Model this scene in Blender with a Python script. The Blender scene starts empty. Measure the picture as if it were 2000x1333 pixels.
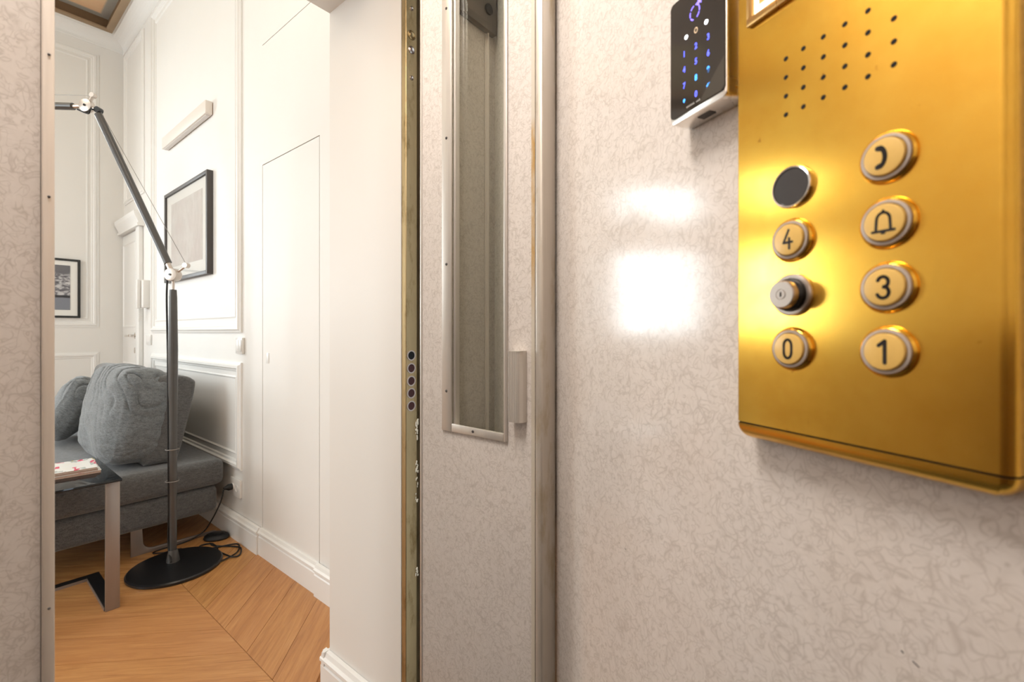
import bpy, bmesh, math, random
from mathutils import Matrix, Vector, noise
random.seed(7)
C = bpy.context.scene.collection
pi = math.pi

# ------------------------------------------------------------------ camera, world, lights, exposure
YAW = math.atan2(1110, 900)          # the camera is turned right of the room's long axis
CS, SN = math.cos(YAW), math.sin(YAW)
cam_d = bpy.data.cameras.new('camera'); cam = bpy.data.objects.new('camera', cam_d); C.objects.link(cam)
cam.location = (0, 0, 1.1); cam.rotation_euler = (pi/2, 0, -YAW)
cam_d.sensor_width = 36; cam_d.lens = 16.2; cam_d.shift_y = -16.5/2000; cam_d.clip_start = .01
cam_d.dof.use_dof = True; cam_d.dof.focus_distance = 1.15; cam_d.dof.aperture_fstop = 7.1
bpy.context.scene.camera = cam

w = bpy.data.worlds.new('world'); bpy.context.scene.world = w; w.use_nodes = True
bg = w.node_tree.nodes['Background']; bg.inputs[0].default_value = (.80, .90, 1, 1); bg.inputs[1].default_value = 3.0

def area(name, loc, rot, sx, sy, power, col):
    d = bpy.data.lights.new(name, 'AREA'); d.shape = 'RECTANGLE'; d.size = sx; d.size_y = sy
    d.energy = power; d.color = col
    o = bpy.data.objects.new(name, d); C.objects.link(o); o.location = loc; o.rotation_euler = rot
    return o
area('daylight_back_window', (-.76, 5.60, 1.95), (-pi/2, 0, 0), 1.5, 2.2, 150, (.95, .98, 1))
area('daylight_left_window', (-3.45, 3.1, 1.85), (0, -pi/2, 0), 2.2, 1.7, 105, (.93, .97, 1))
area('room_ceiling_lamp', (-1.2, 3.0, 3.4), (0, 0, 0), 1.0, 1.0, 17, (1, .95, .89))
area('hall_fill', (.35, 1.75, 3.2), (0, 0, 0), .3, .3, 4, (1, .84, .68))  # warm fill added near the doorway, no known lamp there
area('landing_fill', (.3, .80, 2.13), (0, 0, 0), .25, .12, 1.9, (1, .70, .43))  # invented warm light in the threshold, added to tint the jamb beige
area('lift_ceiling_lamp', (-.02, .44, 2.12), (0, 0, 0), .45, .22, 14.5, (1, .95, .895))

sc = bpy.context.scene
sc.view_settings.view_transform = 'Standard'; sc.view_settings.look = 'None'
sc.view_settings.gamma = 1; sc.view_settings.use_curve_mapping = False; sc.view_settings.exposure = 0.0

# ------------------------------------------------------------------ helpers
def lin(c):
    if isinstance(c, str):
        c = [int(c[i:i+2], 16)/255 for i in (0, 2, 4)]
        c = [x/12.92 if x <= .04045 else ((x+.055)/1.055)**2.4 for x in c]
    return (c[0], c[1], c[2], 1)

class NT:
    """tiny node helper"""
    def __init__(s, name):
        s.m = bpy.data.materials.new(name); s.m.use_nodes = True
        s.t = s.m.node_tree; s.b = s.t.nodes['Principled BSDF']; s.out = s.t.nodes['Material Output']
    def n(s, typ, **kw):
        x = s.t.nodes.new(typ)
        for k, v in kw.items(): setattr(x, k, v)
        return x
    def l(s, a, b): s.t.links.new(a, b)
    def coord(s, scale=(1, 1, 1), kind='Object', loc=(0, 0, 0), rot=(0, 0, 0)):
        tc = s.n('ShaderNodeTexCoord'); mp = s.n('ShaderNodeMapping')
        mp.inputs['Scale'].default_value = scale; mp.inputs['Location'].default_value = loc
        mp.inputs['Rotation'].default_value = rot
        s.l(tc.outputs[kind], mp.inputs[0]); return mp.outputs[0]
    def noise(s, vec, scale, detail=2, rough=.5, dist=0):
        x = s.n('ShaderNodeTexNoise'); x.inputs['Scale'].default_value = scale
        x.inputs['Detail'].default_value = detail; x.inputs['Roughness'].default_value = rough
        x.inputs['Distortion'].default_value = dist; s.l(vec, x.inputs['Vector']); return x.outputs['Fac']
    def mth(s, op, a, b=0.0, clamp=False):
        x = s.n('ShaderNodeMath', operation=op); x.use_clamp = clamp
        for i, v in enumerate((a, b)):
            if isinstance(v, (int, float)): x.inputs[i].default_value = v
            else: s.l(v, x.inputs[i])
        return x.outputs[0]
    def rng(s, v, a, b, c=0., d=1.):
        x = s.n('ShaderNodeMapRange'); s.l(v, x.inputs[0])
        for i, k in enumerate((a, b, c, d)): x.inputs[i+1].default_value = k
        return x.outputs[0]
    def ramp(s, v, stops):
        x = s.n('ShaderNodeValToRGB'); e = x.color_ramp.elements
        while len(e) < len(stops): e.new(.5)
        for i, (p, c) in enumerate(stops): e[i].position = p; e[i].color = lin(c)
        s.l(v, x.inputs[0]); return x.outputs[0]
    def mix(s, f, a, b, mode='MIX'):
        x = s.n('ShaderNodeMix', data_type='RGBA', blend_type=mode)
        for sock, v in ((x.inputs[0], f), (x.inputs[6], a), (x.inputs[7], b)):
            if isinstance(v, (int, float)): sock.default_value = v
            elif isinstance(v, (tuple, str)): sock.default_value = lin(v)
            else: s.l(v, sock)
        return x.outputs[2]
    def bump(s, h, strength=.2, dist=.001):
        x = s.n('ShaderNodeBump'); x.inputs['Strength'].default_value = strength
        x.inputs['Distance'].default_value = dist; s.l(h, x.inputs['Height']); s.l(x.outputs[0], s.b.inputs['Normal'])
    def base(s, v):
        if isinstance(v, (tuple, str)): s.b.inputs['Base Color'].default_value = lin(v)
        else: s.l(v, s.b.inputs['Base Color'])
    def rough(s, v):
        if isinstance(v, (int, float)): s.b.inputs['Roughness'].default_value = v
        else: s.l(v, s.b.inputs['Roughness'])

def plain(name, col, rough=.5, metal=0, var=.05, scale=40, bump=0, emit=None, es=1):
    m = NT(name); v = m.coord(); f = m.noise(v, scale, 3)
    c = lin(col)[:3]
    m.base(m.mix(f, tuple(x*(1-var) for x in c), tuple(min(1, x*(1+var)) for x in c)))
    m.rough(rough); m.b.inputs['Metallic'].default_value = metal
    if bump: m.bump(f, bump)
    if emit:
        m.b.inputs['Emission Color'].default_value = lin(emit); m.b.inputs['Emission Strength'].default_value = es
    return m.m

def mat_laminate(name='laminate', hi='DED6CF', lo='AEA399', amount=.56, rough=.13):
    m = NT(name); v = m.coord()
    acc = None
    for i, (sc_, w_, lo_) in enumerate(((48, .05, (0, 0, 0)), (66, .05, (3.3, 1.7, 5.1)), (40, .038, (7.7, 2.2, .4)), (90, .06, (1.1, 9.2, 4.4)))):
        a = m.noise(m.coord(loc=lo_), sc_, .6, .5, 1.3)
        r = m.rng(m.mth('ABSOLUTE', m.mth('SUBTRACT', a, .5)), 0, w_, 1, 0)
        k = m.rng(m.noise(m.coord(loc=(lo_[1]+2, lo_[0], 3)), sc_*1.6, 0), .36, .54)
        s_ = m.mth('MULTIPLY', m.mth('MULTIPLY', r, r), k)
        acc = s_ if acc is None else m.mth('MAXIMUM', acc, s_)
    cloud = m.noise(v, 9, 3)
    fine = m.noise(v, 160, 2)
    base = m.mix(m.rng(cloud, .3, .7), hi, tuple(x*.955 for x in lin(hi)[:3]))
    base = m.mix(m.rng(fine, .3, .7, 0, .12), base, lo)
    grime = m.rng(m.noise(m.coord(loc=(4, 2, 9)), 3.2, 5, .65), .56, .78, 0, .3)
    base = m.mix(grime, base, 'C9B9A6')
    m.base(m.mix(m.mth('MULTIPLY', acc, amount), base, lo))
    m.rough(m.rng(m.noise(v, 30, 3), .3, .7, rough*.85, rough*1.2))
    m.bump(acc, .04, .0002); m.b.inputs['IOR'].default_value = 1.5
    return m.m

def mat_metal(name, col, rough, streak=(1, 1, 60), var=.12, bump=.06, grime=None, met=1):
    m = NT(name); f = m.noise(m.coord(streak), 14, 4, .6); c = lin(col)[:3]
    b = m.mix(f, tuple(x*(1-var) for x in c), tuple(min(1, x*(1+var)) for x in c))
    if grime:
        g = m.rng(m.noise(m.coord((1, 1, .35)), 22, 6, .7), .52, .68, 0, .8)
        b = m.mix(g, b, grime)
    m.base(b); m.b.inputs['Metallic'].default_value = met; m.rough(m.rng(f, .2, .8, rough*.8, rough*1.25)); m.bump(f, bump, .0004)
    return m.m

def mat_brass():
    m = NT('brushed_brass')
    f = m.noise(m.coord((900, 40, 6)), 1, 4, .6)
    g = m.noise(m.coord((1, 1, 1)), 14, 5, .65)
    c = m.mix(m.rng(g, .35, .7), 'F3C456', 'E6B044')
    spots = m.rng(m.noise(m.coord((1, 1, 1), loc=(5, 5, 5)), 120, 2), .74, .78, 0, .5)
    c = m.mix(spots, c, '9A5A18')
    m.base(c); m.b.inputs['Metallic'].default_value = 1
    m.rough(m.rng(g, .3, .7, .19, .25)); m.bump(f, .03, .0003)
    m.b.inputs['Anisotropic'].default_value = .85
    t = m.n('ShaderNodeTangent', direction_type='UV_MAP'); m.l(t.outputs[0], m.b.inputs['Tangent'])
    m.b.inputs['Anisotropic Rotation'].default_value = 0
    return m.m

def mat_wood():
    m = NT('oak_parquet'); oi = m.n('ShaderNodeObjectInfo'); r = oi.outputs['Random']
    tc = m.n('ShaderNodeTexCoord'); off = m.n('ShaderNodeVectorMath', operation='ADD')
    cm = m.n('ShaderNodeCombineXYZ'); rr = m.mth('MULTIPLY', r, 37.); m.l(rr, cm.inputs[0]); m.l(rr, cm.inputs[2])
    m.l(tc.outputs['Object'], off.inputs[0]); m.l(cm.outputs[0], off.inputs[1])
    mp = m.n('ShaderNodeMapping'); mp.inputs['Scale'].default_value = (1.5, 20, 1); m.l(off.outputs[0], mp.inputs[0])
    g1 = m.noise(mp.outputs[0], 2.0, 6, .62, 1.4)
    mp2 = m.n('ShaderNodeMapping'); mp2.inputs['Scale'].default_value = (6, 150, 1); m.l(off.outputs[0], mp2.inputs[0])
    g2 = m.noise(mp2.outputs[0], 2.0, 3, .6)
    c = m.ramp(g1, [(.26, '93622F'), (.42, 'B47F49'), (.58, 'C79257'), (.78, 'D6A56C')])
    c = m.mix(m.rng(g2, .35, .75, 0, .32), c, '8A5426')
    c = m.mix(m.rng(r, 0, 1, 0, .45), c, 'BE8153')
    m.base(c); m.rough(m.rng(g2, .3, .7, .32, .45)); m.bump(g2, .12, .0006)
    return m.m

def mat_fabric(name, a, b, sheen=.3):
    m = NT(name); v = m.coord()
    f = m.noise(v, 420, 2, .7); g = m.noise(m.coord((1, 1, 2.5)), 60, 4, .7)
    x = m.mth('ADD', m.mth('MULTIPLY', f, .55), m.mth('MULTIPLY', g, .45))
    m.base(m.mix(m.rng(x, .38, .62), a, b)); m.rough(.95); m.bump(x, .5, .0015)
    m.b.inputs['Sheen Weight'].default_value = sheen; m.b.inputs['Sheen Roughness'].default_value = .5
    return m.m

def mat_glass(name, tint, refl=1.45, rough=.01, through=1.0):
    """thin pane: tinted see-through plus Fresnel gloss"""
    m = NT(name); m.t.nodes.remove(m.b)
    tr = m.n('ShaderNodeBsdfTransparent'); tr.inputs[0].default_value = lin(tint)
    gl = m.n('ShaderNodeBsdfGlossy'); gl.inputs['Roughness'].default_value = rough
    lw = m.n('ShaderNodeLayerWeight'); fac = m.mth('ADD', m.mth('MULTIPLY', m.mth('POWER', lw.outputs['Facing'], 5.), .9), .045)
    v = m.coord(); f = m.noise(v, 12, 3); m.l(m.rng(f, .3, .7, rough, rough+.03), gl.inputs['Roughness'])
    mx = m.n('ShaderNodeMixShader'); lw.inputs[0].default_value = .5; m.l(fac, mx.inputs[0]); m.l(tr.outputs[0], mx.inputs[1]); m.l(gl.outputs[0], mx.inputs[2])
    m.l(mx.outputs[0], m.out.inputs[0]); return m.m

def mat_print_abstract():
    m = NT('abstract_print'); v = m.coord((1, 1, .45))
    f = m.noise(v, 26, 6, .7, .8); g = m.noise(m.coord(loc=(3, 1, 2)), 6, 3)
    c = m.ramp(f, [(.3, 'CFCAC5'), (.5, 'E0DBD7'), (.7, 'EBE7E3')])
    m.base(m.mix(m.rng(g, .4, .65, 0, .5), c, 'CDBDBA')); m.rough(.12); return m.m

def mat_print_photo():
    m = NT('monochrome_print')
    tc = m.n('ShaderNodeTexCoord'); sp = m.n('ShaderNodeSeparateXYZ'); m.l(tc.outputs['Object'], sp.inputs[0])
    z = sp.outputs[2]
    f = m.noise(m.coord((1, 1, 1.6)), 22, 5, .6, .6)
    c = m.ramp(f, [(.36, '3A393E'), (.5, '77757A'), (.62, 'C9C8C9')])
    low = m.rng(z, -.085, -.075, 1, 0); c = m.mix(low, c, '7E828C')
    band = m.mth('MULTIPLY', m.rng(z, -.085, -.08, 0, 1), m.rng(z, -.066, -.060, 1, 0)); c = m.mix(band, c, '2E2E33')
    top = m.rng(z, .09, .13, 0, 1); c = m.mix(top, c, '6B6A6E')
    m.base(c); m.rough(.15); return m.m

def mat_painting():
    m = NT('painted_ceiling_panel')
    tc = m.n('ShaderNodeTexCoord'); sp = m.n('ShaderNodeSeparateXYZ'); m.l(tc.outputs['Object'], sp.inputs[0])
    ax = m.mth('ABSOLUTE', sp.outputs[0]); ay = m.mth('ABSOLUTE', sp.outputs[1])
    d = m.mth('MINIMUM', m.mth('SUBTRACT', 1.53, ax), m.mth('SUBTRACT', 1.6, ay))   # distance from the rim
    f = m.noise(m.coord(), 9, 5, .6, .5)
    border = m.mix(f, '8F8A80', 'A5A298')
    inner = m.mix(m.noise(m.coord(loc=(2, 2, 2)), 7, 4), 'D8A981', 'DCC09A')
    lines = m.rng(m.mth('ABSOLUTE', m.mth('SUBTRACT', m.noise(m.coord(), 6, 1, .5, 1), .5)), .004, .016, 1, 0)
    core = m.mix(m.mth('MULTIPLY', lines, .6), 'C6B48D', '8D8A6A')
    c = m.mix(m.rng(d, .07, .085), border, inner); c = m.mix(m.rng(d, .24, .26), c, core)
    m.base(c); m.rough(.6); return m.m

def mat_cover():
    m = NT('magazine_cover')
    vo = m.n('ShaderNodeTexVoronoi', feature='F1', distance='CHEBYCHEV'); vo.inputs['Scale'].default_value = 30
    m.l(m.coord((1.6, 1, 1)), vo.inputs['Vector'])
    sp = m.n('ShaderNodeSeparateColor'); m.l(vo.outputs['Color'], sp.inputs[0])
    c = m.ramp(sp.outputs[0], [(.0, 'F2F0EC'), (.42, 'E9ECEB'), (.50, 'B9BEB8'), (.60, 'F0EFEA'), (.72, 'E0476A'), (.82, 'F3F0E8'), (.92, 'E8CB2C')])
    for e in m.t.nodes:
        if e.type == 'VALTORGB': e.color_ramp.interpolation = 'CONSTANT'
    m.base(c); m.rough(.2); return m.m

def mat_stain():
    m = NT('rust_stained_sealant'); v = m.coord((1, 1, 1))
    tc = m.n('ShaderNodeTexCoord'); sp = m.n('ShaderNodeSeparateXYZ'); m.l(tc.outputs['Object'], sp.inputs[0])
    up = m.rng(sp.outputs[2], 1.42, 1.40, 0, 1); dn = m.rng(sp.outputs[2], 1.12, 1.22, 0, 1)
    k = m.mth('MULTIPLY', m.mth('MULTIPLY', up, dn), m.rng(m.noise(m.coord((1, 1, .3)), 40, 5, .7), .25, .6))
    m.base(m.mix(k, 'C6BCAC', 'B28A45')); m.rough(.5); return m.m

M = dict(
    laminate=mat_laminate(),
    brass=mat_brass(),
    wood=mat_wood(),
    white=plain('white_wall_paint', 'E9E6E1', .55, var=.012, scale=6, bump=.02),
    white_trim=plain('white_satin_trim', 'ECEAE6', .35, var=.01, scale=20),
    ceiling=plain('white_ceiling_paint', 'E9E7E2', .7, var=.015, scale=3),
    jambwhite=plain('white_plaster', 'E6E1DA', .5, var=.015, scale=5),
    alu=mat_metal('worn_aluminium', 'D6D0C8', .4, (30, 30, 1), .08, .05, met=.6),
    alu_dirty=mat_metal('stained_aluminium', 'CFC7BC', .42, (30, 30, 1), .12, .06, grime='B3A383', met=.6),
    steel=mat_metal('brushed_steel', '9A9089', .36, (70, 70, 1), .08, .05, met=.6),
    chrome=mat_metal('chrome', 'E6E1DC', .1, (1, 1, 1), .03, 0),
    nickel=mat_metal('satin_nickel', 'C4BAB1', .36, (1, 1, 1), .05, 0),
    olive=mat_metal('tarnished_brass', 'B09A72', .5, (20, 20, 1.5), .2, .1, grime='7A6238'),
    olive2=mat_metal('tarnished_brass_dark', '8E7C5A', .5, (20, 20, 1.5), .2, .1, grime='6A5A3A'),
    dark_red=plain('dark_red_primer', '3A1713', .7, var=.3, scale=30),
    dark=plain('shaft_dark', '1C1613', .8, var=.3),
    black_metal=plain('black_lacquered_metal', '19191B', .28, .0, .2, 90),
    tube=plain('anthracite_tube', '545250', .33, .35, .06, 60),
    black_rubber=plain('black_rubber', '0F0F10', .5, 0, .2),
    frame_dark=plain('dark_grey_frame', '4A4543', .45, 0, .05, 50),
    matboard=plain('white_mat_board', 'ECEAE4', .6, 0, .01),
    fabric=mat_fabric('grey_heather_wool', '434343', '6C6B6A'),
    fabric2=mat_fabric('grey_heather_cushion', '4E5152', '82878A'),
    table_glass=plain('smoked_glass', '101418', .04, 0, .05),
    pane=mat_glass('greenish_pane', (.965, .975, .94), 1.5, .02),
    window_pane=mat_glass('window_pane', (.95, .97, .97), 1.45, .0),
    art_glass=mat_glass('picture_glass', (1, 1, 1), 1.4, .0),
    art_print=mat_print_abstract(), photo_print=mat_print_photo(), painting=mat_painting(), cover=mat_cover(),
    paper=plain('paper_edge', 'C9A894', .7, 0, .2, 200),
    paper_white=plain('white_paper', 'EFEDE8', .6, 0, .03),
    stain=mat_stain(),
    lamp_white=plain('white_powder_coat', 'E6DDD4', .4, 0, .01),
    diffuser=plain('frosted_diffuser', 'D9D3CE', .5, 0, .02),
    cap=plain('cream_button_cap', 'E0B866', .3, 0, .05, 300, bump=.03),
    ring=plain('grey_light_ring', 'B3A79D', .35, .1, .03),
    ink=plain('black_symbol_ink', '1B1512', .45, 0, .1),
    blackcap=plain('dark_grey_cap', '2F2A28', .45, 0, .1, 200),
    hole=plain('black_hole', '060505', .9, 0, .1),
    keyglass=plain('black_keypad_glass', '342F2B', .05, 0, .1),  # base raised above black to stand in for cabin reflections
    keybody=mat_metal('satin_white_metal', 'E4DFD8', .25, (1, 1, 1), .03, 0),
    blue=plain('blue_led', '4A5BFF', .4, emit='5A62FF', es=2.2),
    cyan=plain('cyan_led', '4AA0FF', .4, emit='3F9BFF', es=2.4),
    purple=plain('violet_led', '8A7CFF', .4, emit='8C78F5', es=1.8),
    led=plain('white_led', 'FFFFFF', .4, emit='F2F6FF', es=6),
    cream_led=plain('cream_print', 'E0C9A8', .4, emit='E0C9A8', es=.6),
    display=plain('lit_display', 'FFF6E0', .4, emit='FFF3DC', es=2.0),
    grey_print=plain('grey_print', '9A948E', .5),
    recess=plain('brown_recess', '6B5238', .6, 0, .2, 12),
    rim=plain('tan_rim', '9C8468', .6, 0, .1, 12),
    orange=plain('orange_timber', 'B8702C', .6, 0, .2, 20),
    beam=plain('dark_steel_beam', '5A5148', .6, .2, .1),
    lift_ceiling=plain('lift_ceiling_white', 'E8E0D6', .5),
    lift_floor=plain('grey_lift_floor', '4A4743', .6, 0, .1),
    plaster=plain('plaster_crumbs', 'D6CBB4', .8, 0, .15, 120),
    socket=plain('white_plastic', 'E8E5E0', .3, 0, .01),
    added_dark_panel=plain('added_panel_brown', '6E5A48', .4, 0, .1),  # for unseen panels added to darken the brass's lower reflection
    clear_cable=plain('steel_wire', '8E8984', .4, .6),
)

WM = {}
class MB:
    def __init__(s): s.bm = bmesh.new()
    def quad(s, pts):
        s.bm.faces.new([s.bm.verts.new(p) for p in pts]); return s
    def box(s, x0, x1, y0, y1, z0, z1):
        v = [s.bm.verts.new((x, y, z)) for x in (x0, x1) for y in (y0, y1) for z in (z0, z1)]
        for f in ((0, 1, 3, 2), (4, 6, 7, 5), (0, 4, 5, 1), (2, 3, 7, 6), (0, 2, 6, 4), (1, 5, 7, 3)):
            s.bm.faces.new([v[i] for i in f])
        return s
    def prism(s, poly, a, b, axis='z'):
        """poly: 2D points; extruded along axis from a to b"""
        def P(p, t):
            return {'z': (p[0], p[1], t), 'y': (p[0], t, p[1]), 'x': (t, p[0], p[1])}[axis]
        A = [s.bm.verts.new(P(p, a)) for p in poly]; B = [s.bm.verts.new(P(p, b)) for p in poly]
        n = len(poly); s.bm.faces.new(A[::-1]); s.bm.faces.new(B)
        for i in range(n): s.bm.faces.new((A[i], A[(i+1) % n], B[(i+1) % n], B[i]))
        return s
    def lathe(s, prof, center=(0, 0, 0), axis=(0, 0, 1), seg=32):
        """prof: (r, t) along axis"""
        ax = Vector(axis).normalized(); u = ax.orthogonal().normalized(); v = ax.cross(u); c = Vector(center)
        rings = []
        for r, t in prof:
            if r < 1e-7: rings.append([s.bm.verts.new(c+ax*t)])
            else: rings.append([s.bm.verts.new(c+ax*t+(u*math.cos(2*pi*i/seg)+v*math.sin(2*pi*i/seg))*r) for i in range(seg)])
        for a, b in zip(rings, rings[1:]):
            for i in range(seg):
                j = (i+1) % seg
                if len(a) == 1 and len(b) == 1: continue
                if len(a) == 1: s.bm.faces.new((a[0], b[i], b[j]))
                elif len(b) == 1: s.bm.faces.new((a[i], a[j], b[0]))
                else: s.bm.faces.new((a[i], a[j], b[j], b[i]))
        return s
    def cyl(s, p, q, r, r2=None, seg=20):
        p = Vector(p); q = Vector(q); L = (q-p).length
        return s.lathe([(0, 0), (r, 0), (r2 or r, L), (0, L)], p, q-p, seg)
    def tube(s, pts, r, seg=8, closed=False):
        pts = [Vector(p) for p in pts]; n = len(pts); rings = []
        up = None
        for i, p in enumerate(pts):
            a = pts[i-1] if (i or closed) else p; b = pts[(i+1) % n] if (i < n-1 or closed) else p
            d = (b-a).normalized()
            if up is None: up = d.orthogonal().normalized()
            up = (up-d*up.dot(d)).normalized(); sd = d.cross(up)
            rings.append([s.bm.verts.new(p+(up*math.cos(2*pi*k/seg)+sd*math.sin(2*pi*k/seg))*r) for k in range(seg)])
        for i in range(n if closed else n-1):
            a, b = rings[i], rings[(i+1) % n]
            for k in range(seg): s.bm.faces.new((a[k], a[(k+1) % seg], b[(k+1) % seg], b[k]))
        if not closed: s.bm.faces.new(rings[0][::-1]); s.bm.faces.new(rings[-1])
        return s
    def ball(s, c, r, sx=1, sy=1, sz=1, seg=16):
        bmesh.ops.create_uvsphere(s.bm, u_segments=seg, v_segments=seg//2, radius=r,
                                  matrix=Matrix.Translation(c) @ Matrix.Diagonal((sx, sy, sz, 1)))
        return s
    def build(s, name, mat, parent=None, mw=None, bevel=0, seg=2, smooth=False, uv=None, angle=40):
        bmesh.ops.recalc_face_normals(s.bm, faces=s.bm.faces)
        if bevel:
            eds = [e for e in s.bm.edges if len(e.link_faces) == 2 and e.calc_face_angle() > .5]
            bmesh.ops.bevel(s.bm, geom=eds, offset=bevel, segments=seg, affect='EDGES', profile=.5, clamp_overlap=True)
        if uv:
            L = s.bm.loops.layers.uv.new('UVMap')
            for f in s.bm.faces:
                for lp in f.loops: lp[L].uv = (lp.vert.co[uv[0]], lp.vert.co[uv[1]])
        me = bpy.data.meshes.new(name); s.bm.to_mesh(me); s.bm.free()
        me.materials.append(mat)
        if smooth or bevel:
            for p in me.polygons: p.use_smooth = True
            me.set_sharp_from_angle(angle=math.radians(angle))
        return link(name, me, parent, mw)

def link(name, data, parent=None, mw=None):
    o = bpy.data.objects.new(name, data); C.objects.link(o)
    mw = mw.copy() if mw is not None else Matrix.Identity(4)
    if parent is not None:
        o.parent = parent; o.matrix_parent_inverse = WM[parent.name].inverted()
    o.matrix_basis = mw; WM[o.name] = mw
    return o
def thing(name, label, cat, loc=(0, 0, 0), group=None, mw=None):
    o = link(name, None, None, mw if mw is not None else Matrix.Translation(loc)); o.empty_display_size = .05
    return tag(o, label, cat, group)
def tag(o, label, cat, group=None):
    o['label'] = label; o['category'] = cat
    if group: o['group'] = group
    return o
def st(o): o['kind'] = 'structure'; return o
def lab(o, t): o['label'] = t; return o

def spline(pts, n=8):
    """Catmull-Rom through points"""
    P = [Vector(p) for p in pts]; out = []
    for i in range(len(P)-1):
        a = P[max(i-1, 0)]; b = P[i]; c = P[i+1]; d = P[min(i+2, len(P)-1)]
        for k in range(n):
            t = k/n
            out.append(.5*((2*b)+(c-a)*t+(2*a-5*b+4*c-d)*t*t+(3*b-a-3*c+d)*t**3))
    return out+[P[-1]]

def ribbon(mb, strokes, wd, to3, th):
    """strokes: 2D polylines; each drawn as a flat band with round ends, thickness th; to3(x, y, h)"""
    for pl in strokes:
        for (x0, y0), (x1, y1) in zip(pl, pl[1:]):
            dx, dy = x1-x0, y1-y0; L = math.hypot(dx, dy) or 1e-9; nx, ny = -dy/L*wd/2, dx/L*wd/2
            q = []
            for k in range(7):
                a = math.atan2(-ny, -nx)+pi*k/6 + 0
                q.append((x1+math.cos(a)*wd/2, y1+math.sin(a)*wd/2))
            for k in range(7):
                a = math.atan2(ny, nx)+pi*k/6
                q.append((x0+math.cos(a)*wd/2, y0+math.sin(a)*wd/2))
            top = [mb.bm.verts.new(to3(x, y, th)) for x, y in q]; bot = [mb.bm.verts.new(to3(x, y, 0)) for x, y in q]
            mb.bm.faces.new(top)
            n = len(q)
            for i in range(n): mb.bm.faces.new((top[i], bot[i], bot[(i+1) % n], top[(i+1) % n]))
    return mb
def arc(cx, cy, rx, ry, a0, a1, n=12):
    return [(cx+rx*math.cos(math.radians(a0+(a1-a0)*i/n)), cy+ry*math.sin(math.radians(a0+(a1-a0)*i/n))) for i in range(n+1)]

def moulding(parent, plane, u0, u1, z0, z1, wd=.045, dep=.018, name='panel_moulding', sgn=-1, mat=None):
    """mitred rectangular wall moulding. plane=('x', X) faces -X, ('y', Y) faces -Y. stepped profile"""
    ax, P = plane
    prof = [(0, 0), (0, dep*.45), (wd*.22, dep*.6), (wd*.35, dep), (wd*.6, dep), (wd*.72, dep*.5), (wd*.92, dep*.4), (wd, 0)]
    mb = MB(); rings = []
    for (cu, cz, su, sz) in ((u0, z0, 1, 1), (u1, z0, -1, 1), (u1, z1, -1, -1), (u0, z1, 1, -1)):
        rr = []
        for o, h in prof:
            a, b = cu+su*o, cz+sz*o; d = P+sgn*h
            rr.append(mb.bm.verts.new((d, a, b) if ax == 'x' else (a, d, b)))
        rings.append(rr)
    for i in range(4):
        A, B = rings[i], rings[(i+1) % 4]
        for k in range(len(prof)-1): mb.bm.faces.new((A[k], A[k+1], B[k+1], B[k]))
    return mb.build(name, mat or M['white_trim'], parent)

XR = .995        # face of the room's right wall
YB = 5.187       # face of the room's back wall
HC = 3.62        # room ceiling

# ------------------------------------------------------------------ the room shell
mb = MB()
mb.box(1.012, 1.2, 1.318, YB+.3, 0, HC)
G = .0022
mb.box(XR, 1.012, 2.397+G, YB, 0, HC); mb.box(XR, 1.012, 1.318, 1.849-G, 0, 2.522)
mb.box(XR, 1.012, 1.849-G, 2.397+G, 1.929+G, 2.522); mb.box(XR, 1.012, 1.318, 2.397+G, 2.526, HC)
wall_right = st(mb.build('wall_right', M['white']))
mb = MB(); mb.box(-3.2, -1.25, YB, YB+.3, 0, HC); mb.box(-.08, 1.012, YB, YB+.3, 0, HC)
mb.box(-1.25, -.08, YB, YB+.3, 0, .86); mb.box(-1.25, -.08, YB, YB+.3, 2.95, HC)
wall_back = st(mb.build('wall_back', M['white']))
mb = MB(); mb.box(-3.4, -3.2, 1.318, 2.3, 0, HC); mb.box(-3.4, -3.2, 3.9, YB, 0, HC)
mb.box(-3.4, -3.2, 2.3, 3.9, 0, .8); mb.box(-3.4, -3.2, 2.3, 3.9, 2.95, HC)
wall_left = st(mb.build('wall_left', M['white']))
mb = MB(); mb.box(.742, 1.2, .97, 1.318, 0, 2.075); mb.box(-3.4, .045, .97, 1.318, 0, 2.075)
mb.box(-3.4, 1.2, .97, 1.318, 2.075, HC)
wall_front = st(mb.build('wall_front', M['jambwhite']))

# ceiling with recessed painted panel
rx0, rx1, ry0, ry1 = -2.18, .88, 1.83, 5.03
mb = MB(); z = HC
mb.box(-3.4, rx0, .97, YB+.3, z, z+.25); mb.box(rx1, 1.2, .97, YB+.3, z, z+.25)
mb.box(rx0, rx1, .97, ry0, z, z+.25); mb.box(rx0, rx1, ry1, YB+.3, z, z+.25)
ceiling = st(mb.build('ceiling', M['ceiling']))
mb = MB(); t = .02
mb.box(rx0, rx1, ry1-t, ry1, z+.004, z+.075); mb.box(rx0, rx1, ry0, ry0+t, z+.004, z+.075)
mb.box(rx0, rx0+t, ry0+t, ry1-t, z+.004, z+.075); mb.box(rx1-t, rx1, ry0+t, ry1-t, z+.004, z+.075)
mb.build('recess_lining', M['recess'], ceiling)
mb = MB(); t = .035
mb.box(rx0-.01, rx1+.01, ry1-t, ry1+.01, z-.014, z+.003); mb.box(rx0-.01, rx1+.01, ry0-.01, ry0+t, z-.014, z+.003)
mb.box(rx0-.01, rx0+t, ry0+t, ry1-t, z-.014, z+.003); mb.box(rx1-t, rx1+.01, ry0+t, ry1-t, z-.014, z+.003)
mb.build('recess_rim', M['rim'], ceiling, bevel=.004)
pm = Matrix.Translation(((rx0+rx1)/2, (ry0+ry1)/2, z+.075))
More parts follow.
